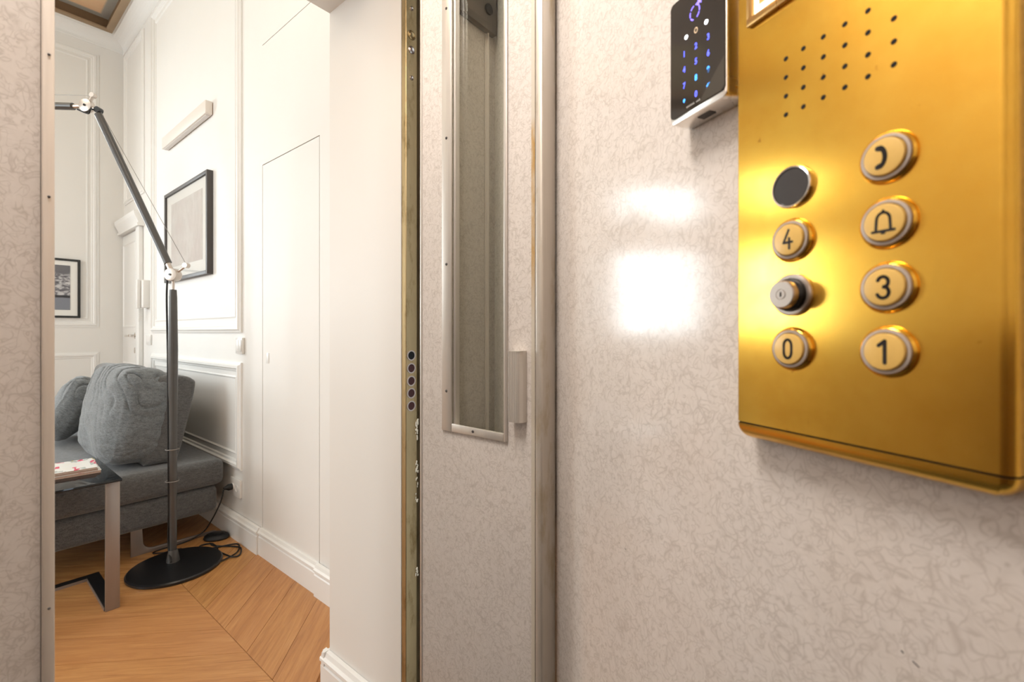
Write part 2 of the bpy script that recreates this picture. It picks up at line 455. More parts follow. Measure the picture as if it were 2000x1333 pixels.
o = MB().box(rx0-(rx0+rx1)/2, rx1-(rx0+rx1)/2, -1.6, 1.6, 0, .02).build('ceiling_painting', M['painting'], ceiling, pm)
lab(o, 'faded ceiling painting in pale orange, cream and grey')

# cornice along back and right walls
cor = [(0, 0), (0, -.088), (.006, -.088), (.008, -.078), (.003, -.075)] + [(.085-.082*math.cos(a), -.072+.066*math.sin(a)) for a in [pi/2*i/8 for i in range(9)]] + [(.09, -.004), (.09, 0)]
o = st(MB().prism([(XR-a, HC+b) for a, b in cor], 1.318, YB, 'y').build('trim_1', M['white_trim']))
mb = MB().prism([(YB-a, HC+b) for a, b in cor], -3.2, XR-.001, 'x'); o = st(mb.build('trim_2', M['white_trim']))
o = st(MB().prism([(XR-.0, HC-.10), (XR-.008, HC-.10), (XR-.008, HC-.085), (XR-.0, HC-.085)], 1.318, YB, 'y').build('trim_3', M['white_trim']))

# panel mouldings
moulding(wall_right, ('x', XR), 2.64, 4.30, 1.10, 3.49, .05, .02)
moulding(wall_right, ('x', XR), 2.72, 4.22, 1.18, 3.41, .016, .006)
moulding(wall_right, ('x', XR), 2.64, 4.30, .368, .94, .05, .02)
moulding(wall_right, ('x', XR), 2.715, 4.225, .443, .865, .014, .006)
moulding(wall_right, ('x', XR), 4.52, 5.12, 2.20, 3.49, .045, .018)
moulding(wall_back, ('y', YB), -.02, .829, 1.143, 3.455, .05, .009)
moulding(wall_back, ('y', YB), .05, .765, 1.21, 3.39, .018, .004)
moulding(wall_back, ('y', YB), -.02, .829, .22, .935, .05, .009)

# baseboards
def baseboard(name, runs):
    for k, (a, b, face, axis) in enumerate(runs):
        f = face
        p = [(f, 0), (f+.016 if False else f, 0)]
        prof = [(0, 0), (0, .088), (.004, .092), (.004, .100), (-.003, .104), (-.003, .112), (.004, .118), (.008, .130), (.020, .132), (.022, 0)]
        o = MB().prism([(f+x, y) for x, y in prof], a, b, axis)
        o = o.build(name if k == 0 else name, M['white_trim']); st(o)
baseboard('baseboard_right', [(1.318, 1.853, .972, 'y'), (1.8535, 2.413, .980, 'y'), (2.4135, 4.60, .972, 'y')])
# around the near jamb (face X=.722) and along the back of that wall
prof = [(0, 0), (0, .088), (.004, .092), (.004, .100), (-.003, .104), (-.003, .112), (.004, .118), (.008, .130), (.019, .132), (.019, 0)]
st(MB().prism([(.722+x, y) for x, y in prof], .972, 1.336, 'y').build('baseboard_jamb', M['white_trim']))
st(MB().prism([(1.337-x, y) for x, y in prof], .7225, .972, 'x').build('baseboard_front', M['white_trim']))
st(MB().prism([(YB-.022+x, y) for x, y in prof], -3.2, .97, 'x').build('baseboard_back', M['white_trim']))

# floor: sub-floor plus chevron parquet planks, every plank an object
floor = st(MB().box(-3.4, 1.2, .66, YB+.3, -.06, -.012).build('floor', M['wood']))
PIT, SPX = .1985, .6555
def plank_mesh(wd, flip):
    """parallelogram plank; local x along the plank. column spans wd in X"""
    g = .0006; mbp = MB()
    # in world axes: from (0,0) to (wd, s*wd), pitch along Y
    s_ = 1 if not flip else -1
    rot = Matrix.Rotation(-s_*pi/4, 4, 'Z')
    pts = [(g, s_*g+g*1.2), (wd-g, s_*(wd-g)+g*1.2), (wd-g, s_*(wd-g)+PIT-g*1.2), (g, s_*g+PIT-g*1.2)]
    P = [rot @ Vector((x, y, 0)) for x, y in pts]
    bev = .0010
    c = sum(P, Vector())/4
    top = [mbp.bm.verts.new(p+(c-p).normalized()*bev) for p in P]
    mid = [mbp.bm.verts.new(p+Vector((0, 0, -bev))) for p in P]
    bot = [mbp.bm.verts.new(p+Vector((0, 0, -.012))) for p in P]
    mbp.bm.faces.new(top if s_ > 0 else top)
    for A, B in ((top, mid), (mid, bot)):
        for i in range(4): mbp.bm.faces.new((A[i], B[i], B[(i+1) % 4], A[(i+1) % 4]))
    bmesh.ops.recalc_face_normals(mbp.bm, faces=mbp.bm.faces)
    me = bpy.data.meshes.new('plank'); mbp.bm.to_mesh(me); mbp.bm.free(); me.materials.append(M['wood'])
    return me, s_
CW = .52
meR, sR = plank_mesh(.33, False)
meL, sL = plank_mesh(CW, True); meM, sM = plank_mesh(CW, False)
n0 = 0
for col, (x0, me, s_) in enumerate(((SPX, meR, 1), (SPX-CW, meL, -1), (SPX-2*CW, meM, 1))):
    # seams meet the spine at Y = 1.706 + k*PIT
    base = 1.706 if col == 0 else 1.706+CW if col == 1 else 1.706
    k0 = -14 if col else -6
    for k in range(k0, 24):
        y = base+k*PIT
        ylo = min(y, y+s_*(CW if col else .33)); yhi = max(y, y+s_*(CW if col else .33))+PIT
        if yhi > YB+.02 or ylo < .98: continue
        if col == 0 and ylo < 1.30: continue
        link('plank', me, floor, Matrix.Translation((x0, y, 0)) @ Matrix.Rotation(s_*pi/4, 4, 'Z'))
# a plain strip of threshold board fills in front of the first planks
MB().box(-.6, .742, .968, 1.35, -.0115, -.001).build('threshold_board', M['wood'], floor)

# window in the back wall (outside the frame, mirrored in the lift wall)
def window(name, fx, y0, y1, ax, z0, z1, panes):
    """frame bars and panes; ax 'y': window in a Y-plane spanning y0..y1 in X"""
    def B(mb_, a0, a1, d0, d1, c0, c1):
        return mb_.box(a0, a1, d0, d1, c0, c1) if ax == 'y' else mb_.box(d0, d1, a0, a1, c0, c1)
    mb_ = MB(); d0, d1 = fx, fx+.06; xm = (y0+y1)/2
    B(mb_, y0, y0+.12, d0, d1, z0, z1); B(mb_, y1-.12, y1, d0, d1, z0, z1)
    zs = sorted(set([z0, z1]+[q for p in panes for q in p]))
    B(mb_, y0+.12, y1-.12, d0, d1, z0, panes[0][0]); B(mb_, y0+.12, y1-.12, d0, d1, panes[-1][1], z1)
    for (a, b), (c, d) in zip(panes, panes[1:]): B(mb_, y0+.12, y1-.12, d0, d1, b, c)
    root = st(mb_.build(name, M['white_trim'], bevel=.006))
    for a, b in panes:
        m2 = MB(); B(m2, y0+.12, y1-.12, d0+.025, d0+.031, a, b); m2.build('pane', M['window_pane'], root)
    return root
window('window_1', YB+.16, -1.25, -.08, 'y', .86, 2.95, [(1.1, 2.05), (2.45, 2.82)])
window('window_2', -3.36, 2.3, 3.9, 'x', .8, 2.95, [(.95, 2.1), (2.2, 2.85)])

# far door beside the corner
door_1 = st(MB().box(.984, .9945, 4.665, 5.165, .005, 1.93).build('door_1', M['white_trim'], bevel=.002))
mb = MB().box(.965, .9945, 4.56, 4.66, 0, 1.94); mb.build('door_frame', M['white_trim'], door_1, bevel=.004)
mb = MB().prism([(.9945, 1.94), (.95, 1.94), (.945, 1.955), (.955, 1.965), (.945, 1.99), (.93, 2.02), (.925, 2.05), (.9945, 2.06)], 4.52, 5.17, 'y')
mb.build('door_pediment', M['white_trim'], door_1)
moulding(door_1, ('x', .984), 4.72, 5.14, .2, .85, .02, .006, 'door_panel'); moulding(door_1, ('x', .984), 4.72, 5.14, 1.02+.12, 1.86, .02, .006, 'door_panel')
mb = MB().cyl((.984, 4.74, 1.075), (.94, 4.74, 1.075), .011).cyl((.942, 4.745, 1.075), (.942, 4.86, 1.07), .010, .008).cyl((.984, 4.74, 1.075), (.978, 4.74, 1.075), .026)
mb.build('door_handle', M['chrome'], door_1, smooth=True)
MB().lathe([(0, 0), (.024, 0), (.024, .006), (0, .007)], (.984, 4.745, .955), (-1, 0, 0)).build('keyhole_plate', M['chrome'], door_1, smooth=True)
# flush hidden door
door_2 = st(MB().box(.9952, 1.0115, 1.849+G, 2.397-G, .02, 1.929-G).build('door_2', M['white']))
MB().box(.9925, .9952, 2.325, 2.352, .95, 1.0).build('flush_pull', M['white_trim'], door_2, bevel=.001)

# ------------------------------------------------------------------ the lift cabin shell
vd = Matrix(((0, 0), (0, 0)))
tc_ = math.atan2(-380, 900)
A2 = (-math.sin(tc_), -math.cos(tc_)); N2 = (math.cos(tc_), -math.sin(tc_))
def c2w(x, y): return (CS*x+SN*y, -SN*x+CS*y)
AW = c2w(*A2); NW = c2w(*N2)
MC = Matrix(((AW[0], NW[0], 0, 0), (AW[1], NW[1], 0, 0), (0, 0, 1, 0), (0, 0, 0, 1)))   # cabin frame: x along wall, y into wall
def cwp(a, n, z=0): return Vector((AW[0]*a+NW[0]*n, AW[1]*a+NW[1]*n, z))
D = .335
wcr = st(MB().box(-.889, .56, D, D+.02, 0, 2.15).build('wall_cabin_right', M['laminate'], None, MC))
wcb = st(MB().box(.54, .56, -.62, D, 0, 2.15).build('wall_cabin_back', M['laminate'], None, MC))
MB().box(.532, .5395, -.62, D-.001, .02, 1.105).build('added_dark_panel', M['added_dark_panel'], wcb, MC)  # unseen panel, added so the brass mirrors something dark lower down
wcl = st(MB().box(-.40, .54, -.64, -.62, 0, 2.15).build('wall_cabin_left', M['laminate'], None, MC))
MB().box(-.385, .531, -.6195, -.612, .02, 1.105).build('added_dark_panel', M['added_dark_panel'], wcl, MC)  # second added panel, same purpose on the left wall
wfl = st(MB().box(-.42, .0575, .62, .64, 0, 2.10).build('wall_cabin_front', M['laminate']))
mb = MB().box(.058, .0665, .612, .646, 0, 2.10); mb.build('edge_trim', mat_metal('cream_aluminium', 'DDD2C6', .4, (30, 30, 1), .06, .05, met=.3), wfl, bevel=.0015)
for zz in (1.362, 1.228, .84):
    MB().ball((.0625, .6118, zz), .0012).build('screw', M['frame_dark'], wfl)
wfr = st(MB().box(.600, .7085, .62, .64, 0, 2.10).build('wall_cabin_front_right', M['laminate']))
MB().prism([(.6775, .6195), (.6775, .6180), (.6795, .6175), (.6800, .612), (.6825, .612), (.6825, .6195)], 0, 2.1, 'z').build('corner_trim', M['lamp_white'], wfr)
st(MB().box(-.42, .75, .615, .64, 2.10, 2.15).build('trim_4', M['alu']))
st(MB().box(-1.0, .8, -1.1, .64, 2.15, 2.17).build('ceiling_cabin', M['lift_ceiling']))
st(MB().box(-1.0, .8, -1.1, .655, -.03, -.001).build('floor_cabin', M['lift_floor']))
for k, (a, zz, ln) in enumerate(((-.1702, .9022, .0016), (-.1640, .8996, .0035), (-.4607, .8473, .0012), (-.4500, .8450, .0022))):
    ribbon_pts = [[(a, zz), (a+ln, zz-ln*.5)]]
    mb = MB()
    for (p, q) in ((ribbon_pts[0][0], ribbon_pts[0][1]),):
        mb.prism([p, (q[0], q[1]), (q[0]-.0002, q[1]-.0004), (p[0]-.0002, p[1]-.0006)], D-.0003, D-.0001, 'y')
    mb.build('scuff_mark', M['frame_dark'], wcr, MC)
# shaft between cabin and landing
mb = MB().box(.86, .88, .64, .97, 0, 2.2); mb.box(-.5, -.48, .64, .97, 0, 2.2); mb.box(-.5, .88, .64, .97, 2.2, 2.22)
mb.box(.80, .86, .93, .968, 0, 2.2)
st(mb.build('wall_shaft', M['dark_red']))
st(MB().box(-.48, .86, .66, .968, -.05, -.002).build('trim_5', M['steel']))
MB().cyl((.815, .9, .2), (.815, .9, 2.1), .005, seg=8)
for (x, y, m_, l_) in ((.792, .92, 'orange', 'thin orange electric wire hanging in the shaft gap'), (.798, .93, 'black_rubber', 'thin black electric wire hanging in the shaft gap')):
    o = MB().tube(spline([(x, y, 2.15), (x+.004, y, 1.7), (x-.003, y, 1.45), (x+.002, y, 1.2), (x+.006, y, .9), (x, y, .0)]), .003, 6).build('electric_wire', M[m_], smooth=True)
    tag(o, l_, 'wire')

# header steel behind the leaf's window
hb = thing('header_beam', 'dark steel beam seen through the top of the narrow door window', 'beam', (.64, .60, 1.69))
MB().box(.592, .6985, .606, .6185, 1.695, 1.80).build('beam_plate', M['beam'], hb, bevel=.001)
MB().lathe([(0, 0), (.010, 0), (.010, .003), (.006, .004), (0, .004)], (.674, .606, 1.735), (0, -1, 0)).build('bolt', M['hole'], hb)
o = MB().box(.592, .680, .590, .6185, 1.803, 1.85).build('timber_block', M['orange'], bevel=.003)
tag(o, 'orange timber block above the dark beam, seen through the door window', 'timber')

# ------------------------------------------------------------------ folding door leaf
XL0, XL1, YN, YF = .55, .583, .402, .656
leaf = thing('folding_door_leaf', 'open cream patterned lift door leaf with a tall narrow window', 'door', (.566, .53, .012))
WY0, WY1, WZ0, WZ1 = .458, .598, .934, 1.92
mb = MB(); z0, z1 = .012, 2.08
mb.box(XL0, XL1, YN, WY0, z0, z1); mb.box(XL0, XL1, WY1, YF, z0, z1)
mb.box(XL0, XL1, WY0, WY1, z0, WZ0); mb.box(XL0, XL1, WY0, WY1, WZ1, z1)
mb.build('panel', M['laminate'], leaf)
MB().box(XL0-.001, XL1+.001, .388, YN-.0003, z0, z1).build('edge_trim', M['alu_dirty'], leaf, bevel=.003, seg=3)
MB().box(XL0-.0012, XL1+.001, YF+.0003, .6625, z0, z1).build('edge_trim', M['alu'], leaf, bevel=.0012)
lab(MB().box(XL0-.0006, XL0-.0001, YN+.0002, YN+.0065, z0, z1).build('sealant_strip', M['stain'], leaf), 'ochre rust-stained sealant strip')
fx = XL0-.0035
fr = MB()
def bar(y0, y1, z0_, z1_): return MB().box(fx, XL0-.0001, y0, y1, z0_, z1_)
wf = bar(.577, .601, .9302, 1.945).build('window_frame', M['alu'], leaf, bevel=.0012)
bar(.4535, .4605, .9302, 1.945).build('window_frame', M['alu'], leaf, bevel=.0012)
wb = MB().prism([(.4606, .9302), (.5768, .9302), (.5768, .9445), (.4606, .9425)], fx, XL0-.0001, 'x').build('window_frame', M['alu'], leaf, bevel=.0012)
for par, y, zz in ((wf, .589, 1.66), (wf, .589, 1.436), (wf, .589, 1.218), (wf, .589, .999), (wb, .526, .9375)):
    MB().lathe([(0, 0), (.0026, 0), (.0018, .0012), (0, .0014)], (fx, y, zz), (-1, 0, 0), 12).build('screw', M['frame_dark'], par)
MB().box(XL0+.012, XL0+.016, WY0+.0005, WY1-.0005, WZ0+.0005, WZ1-.0005).build('glass_pane', M['pane'], leaf)
MB().box(XL0+.001, XL0+.0115, .5715, .5765, WZ0+.001, WZ1-.001).build('glazing_bead', M['alu'], leaf, bevel=.001)
# handle: ridged grip with side flange
hp = [(XL0-.0001, .4175), (.541, .4175), (.5355, .420), (.5335, .423)]
for k in range(5):
    y = .423+k*.0032; hp += [(.5335, y+.0006), (.5347, y+.0016), (.5335, y+.0026)]
hp += [(.5335, .4395), (.5355, .4415), (XL0-.0001, .4415)]
MB().prism(hp, .966, 1.0715, 'z').build('handle', M['alu'], leaf)
MB().box(.5337, XL0-.0003, .4177, .4413, 1.0716, 1.0726).build('handle_cap', M['alu'], leaf)

# landing door post
post = thing('landing_door_post', 'tarnished brass door post with five round holes beside the white jamb', 'post', (.77, .96, 0))
MB().prism([(.7435, .9685), (.7435, .953), (.745, .9515), (.7745, .9495), (.7745, .9685)], 0, 2.07, 'z').build('post_face', M['olive'], post)
MB().prism([(.7748, .9495), (.776, .949), (.7985, .9545), (.7985, .9685), (.7748, .9685)], 0, 2.07, 'z').build('post_return', M['olive2'], post)
for k, v in enumerate((695, 720, 745, 769, 794)):
    zz = 1.1-(v-650)*1.183/900; c = (.7592, .9503, zz)
    h = MB().lathe([(.0105, -.001), (.0130, -.001), (.0135, .0015), (.0105, .0015), (.0105, -.001)], c, (0, -1, 0), 20).build('grommet', M['ring'], post, smooth=True)
    MB().lathe([(0, 0), (.0105, 0), (.0105, .0005), (0, .0005)], c, (0, -1, 0), 20).build('hole', M['hole'] if k == 0 else M['dark_red'], h)
for v, r, m_ in ((66, .012, 'olive'), (95, .010, 'nickel'), (150, .006, 'nickel'), (14, .005, 'nickel')):
    zz = 1.1+(650-v)*1.183/900; c = (.760, .9502, zz)
    b = MB().lathe([(0, .001), (r*.55, .0035), (r*.7, .001), (r*.8, .003), (r, .001), (r, -.001)], c, (0, -1, 0), 16).build('bolt', M[m_], post, smooth=True)
mb = MB(); random.seed(3)
for k in range(46):
    v = random.choice([random.uniform(895, 985), random.uniform(895, 985), random.uniform(1110, 1130), random.uniform(820, 860)])
    zz = 1.1-(v-650)*1.19/900
    mb.ball((random.uniform(.772, .779), .9478, zz), random.uniform(.0012, .0032), 1, .5, random.uniform(1, 2.6), 6)
o = mb.build('plaster_residue', M['plaster'], post); o['kind'] = 'stuff'

# ------------------------------------------------------------------ brass control panel (cabin frame: x along wall, y into wall, z up)
DF = .315
pan = thing('control_panel', 'brushed brass lift control panel with round numbered buttons', 'control panel', mw=MC @ Matrix.Translation((-.19, DF+.01, 1.2)))
PA0, PA1, PZ0, PZ1 = -.2745, -.112, 1.0285, 1.50
r = .006
def pf(o_=0):     # plan outline: flat front, rounded right corner running back to the wall
    pts = [(PA0, D-.0005), (PA0, DF+.0015), (PA0+.0008, DF+.0004), (PA0+.002, DF)]
    pts += [(PA1-r+r*math.sin(t_), DF+r-r*math.cos(t_)) for t_ in [pi/2*i/10 for i in range(11)]]
    return pts+[(PA1, D-.0005)]
mb = MB().prism(pf(), PZ0, PZ1, 'z')
mb.build('front_plate', M['brass'], pan, MC, smooth=True, uv=(0, 2), angle=30)
# rounded base end below the plate
mb = MB(); rr = .0125; prev = None; n = 10
outl = pf()
for i in range(n+1):
    a = pi/2*i/n; inset = rr*(1-math.cos(a)); zz = PZ0-.0012-rr*math.sin(a)
    ring = []
    for (x, y) in outl:
        yy = min(D-.0005, y+inset)
        xx = x+inset*(.5 if x < -.2 else 0)-(inset if x > PA1-.0062 and y > DF+.0001 else inset*.6 if x > PA1-.007 else 0)
        ring.append(mb.bm.verts.new((xx, yy, zz)))
    if prev:
        for k in range(len(ring)-1): mb.bm.faces.new((prev[k], prev[k+1], ring[k+1], ring[k]))
    else: top = ring
    prev = ring
mb.bm.faces.new(prev)
mb.build('rounded_end', M['brass'], pan, MC, smooth=True, uv=(0, 2), angle=60)
mb = MB().prism([(x+(.0006 if x < -.2 else -.0006), y+.0008) for x, y in pf()], PZ0-.0013, PZ0, 'z'); mb.build('shadow_gap', M['hole'], pan, MC)
# speaker holes
rows = (1.3000, 1.2864, 1.2727, 1.2591); cols = (-.2321, -.2190, -.2051, -.1913, -.1777, -.1637)
for i, a in enumerate(cols):
    for j, zz in enumerate(rows):
        MB().lathe([(0, .0002), (.0016, .0002), (.0019, -.0002), (.0019, -.001)], (a, DF, zz), (0, -1, 0), 14).build('speaker_hole', M['hole'], pan, MC)
# buttons
def to3f(a, zz, h0):
    return lambda x, y, h: (a+x, DF-h0-h, zz+y)
S = .0068
sym = {
 '0': ([arc(0, .35*S*1.0, .42*S, .62*S, 0, 180)[:] + [(-.42*S, -.35*S)] + arc(0, -.35*S, .42*S, .62*S, 180, 360) + [(.42*S, .35*S)]], .0019),
 '1': ([[(-.35*S, .55*S), (.12*S, .95*S), (.12*S, -.95*S)]], .0022),
 '3': ([arc(-.02*S, .45*S, .42*S, .47*S, 160, -80) , arc(-.02*S, -.45*S, .46*S, .50*S, 80, -160)], .0020),
 '4': ([[(.12*S, 1.0*S), (-.45*S, -.28*S), (.5*S, -.28*S)], [(.18*S, .12*S), (.18*S, -.95*S)]], .0017),
 'bell': ([[(-.85*S, -.75*S), (.85*S, -.75*S)], [(-.58*S, -.75*S), (-.52*S, .25*S)]+arc(0, .25*S, .52*S, .62*S, 180, 0)+[(.58*S, -.75*S)], [(-.08*S, -.92*S), (.08*S, -.92*S)], [(0, .87*S), (0, 1.02*S)]], .0016),
 'phone': ([arc(-.52*S, 0, .66*S, .95*S, 62, -62)], .0026),
}
def button(a, zz, s_, big=1.0):
    R = .0153
    b = MB().lathe([(R*1.03, 0), (R, .0012), (R*.97, .0022), (R*.91, .0028), (R*.88, .0024), (R*.88, 0)], (a, DF, zz), (0, -1, 0), 48).build('button', M['brass_plain'], pan, MC, smooth=True)
    MB().lathe([(R*.88, .0012), (R*.875, .0032), (R*.86, .0038), (R*.78, .0040), (R*.745, .0036), (R*.74, .0012)], (a, DF, zz), (0, -1, 0), 48).build('light_ring', M['ring'], b, MC, smooth=True)
    MB().lathe([(R*.72, .0002), (R*.72, .0046), (R*.69, .0053), (R*.64, .0055), (0, .0055)], (a, DF, zz), (0, -1, 0), 48).build('button_cap', M['cap'], b, MC, smooth=True)
    MB().lathe([(R*.738, .0002), (R*.738, .0020), (R*.722, .0020), (R*.722, .0002)], (a, DF, zz), (0, -1, 0), 48).build('cap_gap', M['hole'], b, MC)
    st_, wd = sym[s_]
    mb_ = ribbon(MB(), st_, wd, to3f(a, zz, .0055), .00012)
    if s_ == 'phone':
        ribbon(mb_, [[(-.42*S, .82*S), (-.20*S, .74*S)], [(-.42*S, -.82*S), (-.20*S, -.74*S)]], .0031, to3f(a, zz, .0055), .00012)
    mb_.build('symbol', M['ink'], b, MC)
M['brass_plain'] = mat_metal('polished_brass', 'F0BC4C', .2, (1, 1, 1), .05, 0)
cl, cr = -.2268, -.1664
for a, zz, s_ in ((cl, 1.1664, '4'), (cl, 1.0883, '0'), (cr, 1.2047, 'phone'), (cr, 1.1655, 'bell'), (cr, 1.127, '3'), (cr, 1.0885, '1')):
    button(a, zz, s_)
R = .0150
b = MB().lathe([(R, 0), (R, .0022), (R*.96, .0030), (R*.9, .0028), (R*.88, .0016)], (cl, DF, 1.2046), (0, -1, 0), 48).build('blank_button', M['chrome'], pan, MC, smooth=True)
MB().lathe([(R*.88, .0005), (R*.88, .0018), (R*.85, .0022), (0, .0023)], (cl, DF, 1.2046), (0, -1, 0), 48).build('dark_disc', M['blackcap'], b, MC, smooth=True)
k_ = MB().lathe([(R, 0), (R, .0018), (R*.93, .0030), (R*.8, .0030), (R*.78, .001)], (cl, DF, 1.127), (0, -1, 0), 48).build('key_switch', M['nickel'], pan, MC, smooth=True)
MB().lathe([(R*.78, 0), (R*.76, .006), (R*.66, .0075), (R*.64, .0062)], (cl, DF, 1.127), (0, -1, 0), 48).build('collar', M['black_metal'], k_, MC, smooth=True)
MB().lathe([(R*.66, .004), (R*.655, .0115), (R*.60, .0125), (R*.25, .0125), (R*.24, .0120), (R*.22, .0120), (R*.21, .0127), (0, .0127)], (cl, DF, 1.127), (0, -1, 0), 48).build('lock_cylinder', M['nickel'], k_, MC, smooth=True)
ribbon(MB(), [[(0, .0012), (0, -.0012)]], .0013, to3f(cl, 1.127, .0127), .0001).build('keyhole', M['hole'], k_, MC)
# floor display at the top
fa0, fa1, fz0, fz1 = -.2632, -.130, 1.3405, 1.46
mb = MB()
for q in ((fa0, fa1, fz0, fz0+.0062), (fa0, fa1, fz1-.006, fz1), (fa0, fa0+.0055, fz0+.0062, fz1-.006), (fa1-.0055, fa1, fz0+.0062, fz1-.006)):
    mb.box(q[0], q[1], DF-.0035, DF-.0001, q[2], q[3])
df = mb.build('display_frame', mat_metal('bronze_frame', 'B08A55', .3, (40, 1, 1), .08, .03), pan, MC, bevel=.0008)
MB().box(fa0+.0056, fa1-.0056, DF-.0012, DF-.0002, fz0+.0063, fz1-.0061).build('display', M['display'], df, MC)
MB().box(fa0+.0100, fa1-.0100, DF-.0016, DF-.0013, fz0+.0125, fz1-.012).build('display_mask', M['cap'], df, MC)

# ------------------------------------------------------------------ keypad reader
DK = .3115
kp = thing('keypad_reader', 'black glass keypad with glowing blue digits beside the brass panel', 'keypad', mw=MC @ Matrix.Translation((-.314, DK+.01, 1.35)))
def rrect(x0, x1, y0, y1, r_, n=6):
    out = []
    for cx, cy, a0 in ((x1-r_, y1-r_, 0), (x0+r_, y1-r_, 90), (x0+r_, y0+r_, 180), (x1-r_, y0+r_, 270)):
        out += [(cx+r_*math.cos(math.radians(a0+90*i/n)), cy+r_*math.sin(math.radians(a0+90*i/n))) for i in range(n+1)]
    return out
ka0, ka1, kz0, kz1 = -.3472, -.2815, 1.2965, 1.4115
MB().prism(rrect(ka0, ka1, kz0, kz1, .005), DK, D-.0004, 'y').build('body', M['keybody'], kp, MC, bevel=.0012, smooth=True)
kg = MB().prism(rrect(ka0+.0008, ka1-.0012, kz0+.0052, kz1-.001, .0042), DK-.0008, DK-.0001, 'y').build('glass_face', M['keyglass'], kp, MC)
MB().box(-.3215, -.3075, DK+.008, DK+.016, kz0-.0006, kz0+.0001).build('cable_port', M['frame_dark'], kp, MC)
def text_part(s_, a, zz, size, mat, parent, name, ox=0, sx=1.0):
    cu = bpy.data.curves.new('t', 'FONT'); cu.body = s_; cu.size = size; cu.align_x = 'CENTER'; cu.align_y = 'CENTER'
    cu.extrude = .00006; cu.offset = size*.03
    to = bpy.data.objects.new('t', cu); C.objects.link(to)
    me = bpy.data.meshes.new_from_object(to); C.objects.unlink(to); bpy.data.objects.remove(to)
    me.materials.append(mat)
    mm = MC @ Matrix.Translation((a, DK-.00092, zz)) @ Matrix.Rotation(pi/2, 4, 'X') @ Matrix.Diagonal((sx, 1, 1, 1))
    return link(name, me, parent, mm)
ks = {'1': (-.3287, 1.3558, 'blue'), '2': (-.3144, 1.3555, 'blue'), '3': (-.3004, 1.3554, 'blue'), '4': (-.3287, 1.3415, 'blue'), '5': (-.3144, 1.3418, 'blue'), '6': (-.3004, 1.3413, 'blue'),
      '7': (-.3287, 1.3269, 'blue'), '8': (-.3144, 1.3272, 'cyan'), '9': (-.3004, 1.3271, 'cyan'), '*': (-.3287, 1.3118, 'cyan'), '0': (-.3144, 1.3126, 'blue'), '#': (-.3004, 1.313, 'cyan')}
for ch, (a, zz, m_) in ks.items(): text_part(ch, a, zz, .0072, M[m_], kp, 'digit', sx=.8)
tk = lambda x, y, h: (x, DK-.0009-h, y)
ribbon(MB(), [arc(-.3144, 1.3696, .0017, .0022, 0, 360, 16)], .0007, tk, .00008).build('ring_mark', M['cream_led'], kp, MC)
for a, zz in ((-.3261, 1.3702), (-.3026, 1.3696)):
    MB().lathe([(0, .0013), (.0016, .0013), (.0019, .0008)], (a, DK, zz), (0, -1, 0), 16).build('status_light', M['led'], kp, MC)
lg = [arc(-.3158, 1.3865, .0055, .0062, a0, a0+34, 6) for a0 in (105, 160, 215, 300, 350, 40)]
ribbon(MB(), lg+[[(-.3120, 1.3905), (-.3090, 1.3945)], [(-.3120, 1.3950), (-.3085, 1.3910)], [(-.3130, 1.3930), (-.3075, 1.3928)]], .0011, tk, .00008).build('card_symbol', M['purple'], kp, MC)
# tiny slanted print along the lower edge
rnd = random.Random(5); st_ = []
for k in range(17):
    if k in (6, 10): continue
    x = -.3255+k*.00165; h = rnd.uniform(.0008, .0015)
    st_.append([(x, 1.3052), (x+.0004, 1.3052+h)]); st_.append([(x, 1.3052), (x+.0009, 1.3054)])
ribbon(MB(), st_, .00035, tk, .00006).build('small_print', M['paper_white'], kp, MC)
# grey flat panel with a diagonal edge, lower right of the glass
MB().prism([(-.2830, 1.3305), (-.2830, 1.3060), (-.2870, 1.3024), (-.3120, 1.3024)], DK-.00105, DK-.00085, 'y').build('glass_diagonal', plain('grey_keypad_glass', '46413A', .12), kp, MC)

# ------------------------------------------------------------------ things on the room's walls
# large framed picture on the right wall
xf = .962
pc = thing('picture_frame', 'large dark-framed pale abstract picture on the wall behind the floor lamp', 'picture', (XR-.01, 3.48, 1.44))
y0, y1, z0, z1 = 3.06, 3.885, 1.443, 2.05
mb = MB(); t = .022
mb.box(xf, XR-.0005, y0, y0+t, z0, z1); mb.box(xf, XR-.0005, y1-t, y1, z0, z1); mb.box(xf, XR-.0005, y0+t, y1-t, z0, z0+t); mb.box(xf, XR-.0005, y0+t, y1-t, z1-t, z1)
mb.build('frame', M['frame_dark'], pc, bevel=.0015)
MB().box(xf+.012, xf+.015, y0+t, y1-t, z0+t, z1-t).build('mat_board', M['matboard'], pc)
MB().box(xf+.0105, xf+.0118, 3.17, 3.765, 1.54, 1.965).build('print', M['art_print'], pc)
MB().box(xf+.006, xf+.008, y0+t, y1-t, z0+t, z1-t).build('glass', M['art_glass'], pc)
# monochrome picture on the back wall
pc2 = thing('picture_frame', 'black-framed monochrome photograph on the far wall above the small cushion', 'picture', (.5, YB-.01, 1.22))
y_ = YB-.02; x0, x1, z0, z1 = .16, .712, 1.22, 1.70; t = .017
mb = MB(); mb.box(x0, x0+t, y_, YB-.0005, z0, z1); mb.box(x1-t, x1, y_, YB-.0005, z0, z1); mb.box(x0+t, x1-t, y_, YB-.0005, z0, z0+t); mb.box(x0+t, x1-t, y_, YB-.0005, z1-t, z1)
mb.build('frame', plain('black_frame', '262625', .4), pc2, bevel=.001)
MB().box(x0+t, x1-t, y_+.009, y_+.011, z0+t, z1-t).build('mat_board', M['matboard'], pc2)
MB().box(-.215, .215, -.001, .0005, -.181, .181).build('print', M['photo_print'], pc2, Matrix.Translation((.436, y_+.008, 1.465)))
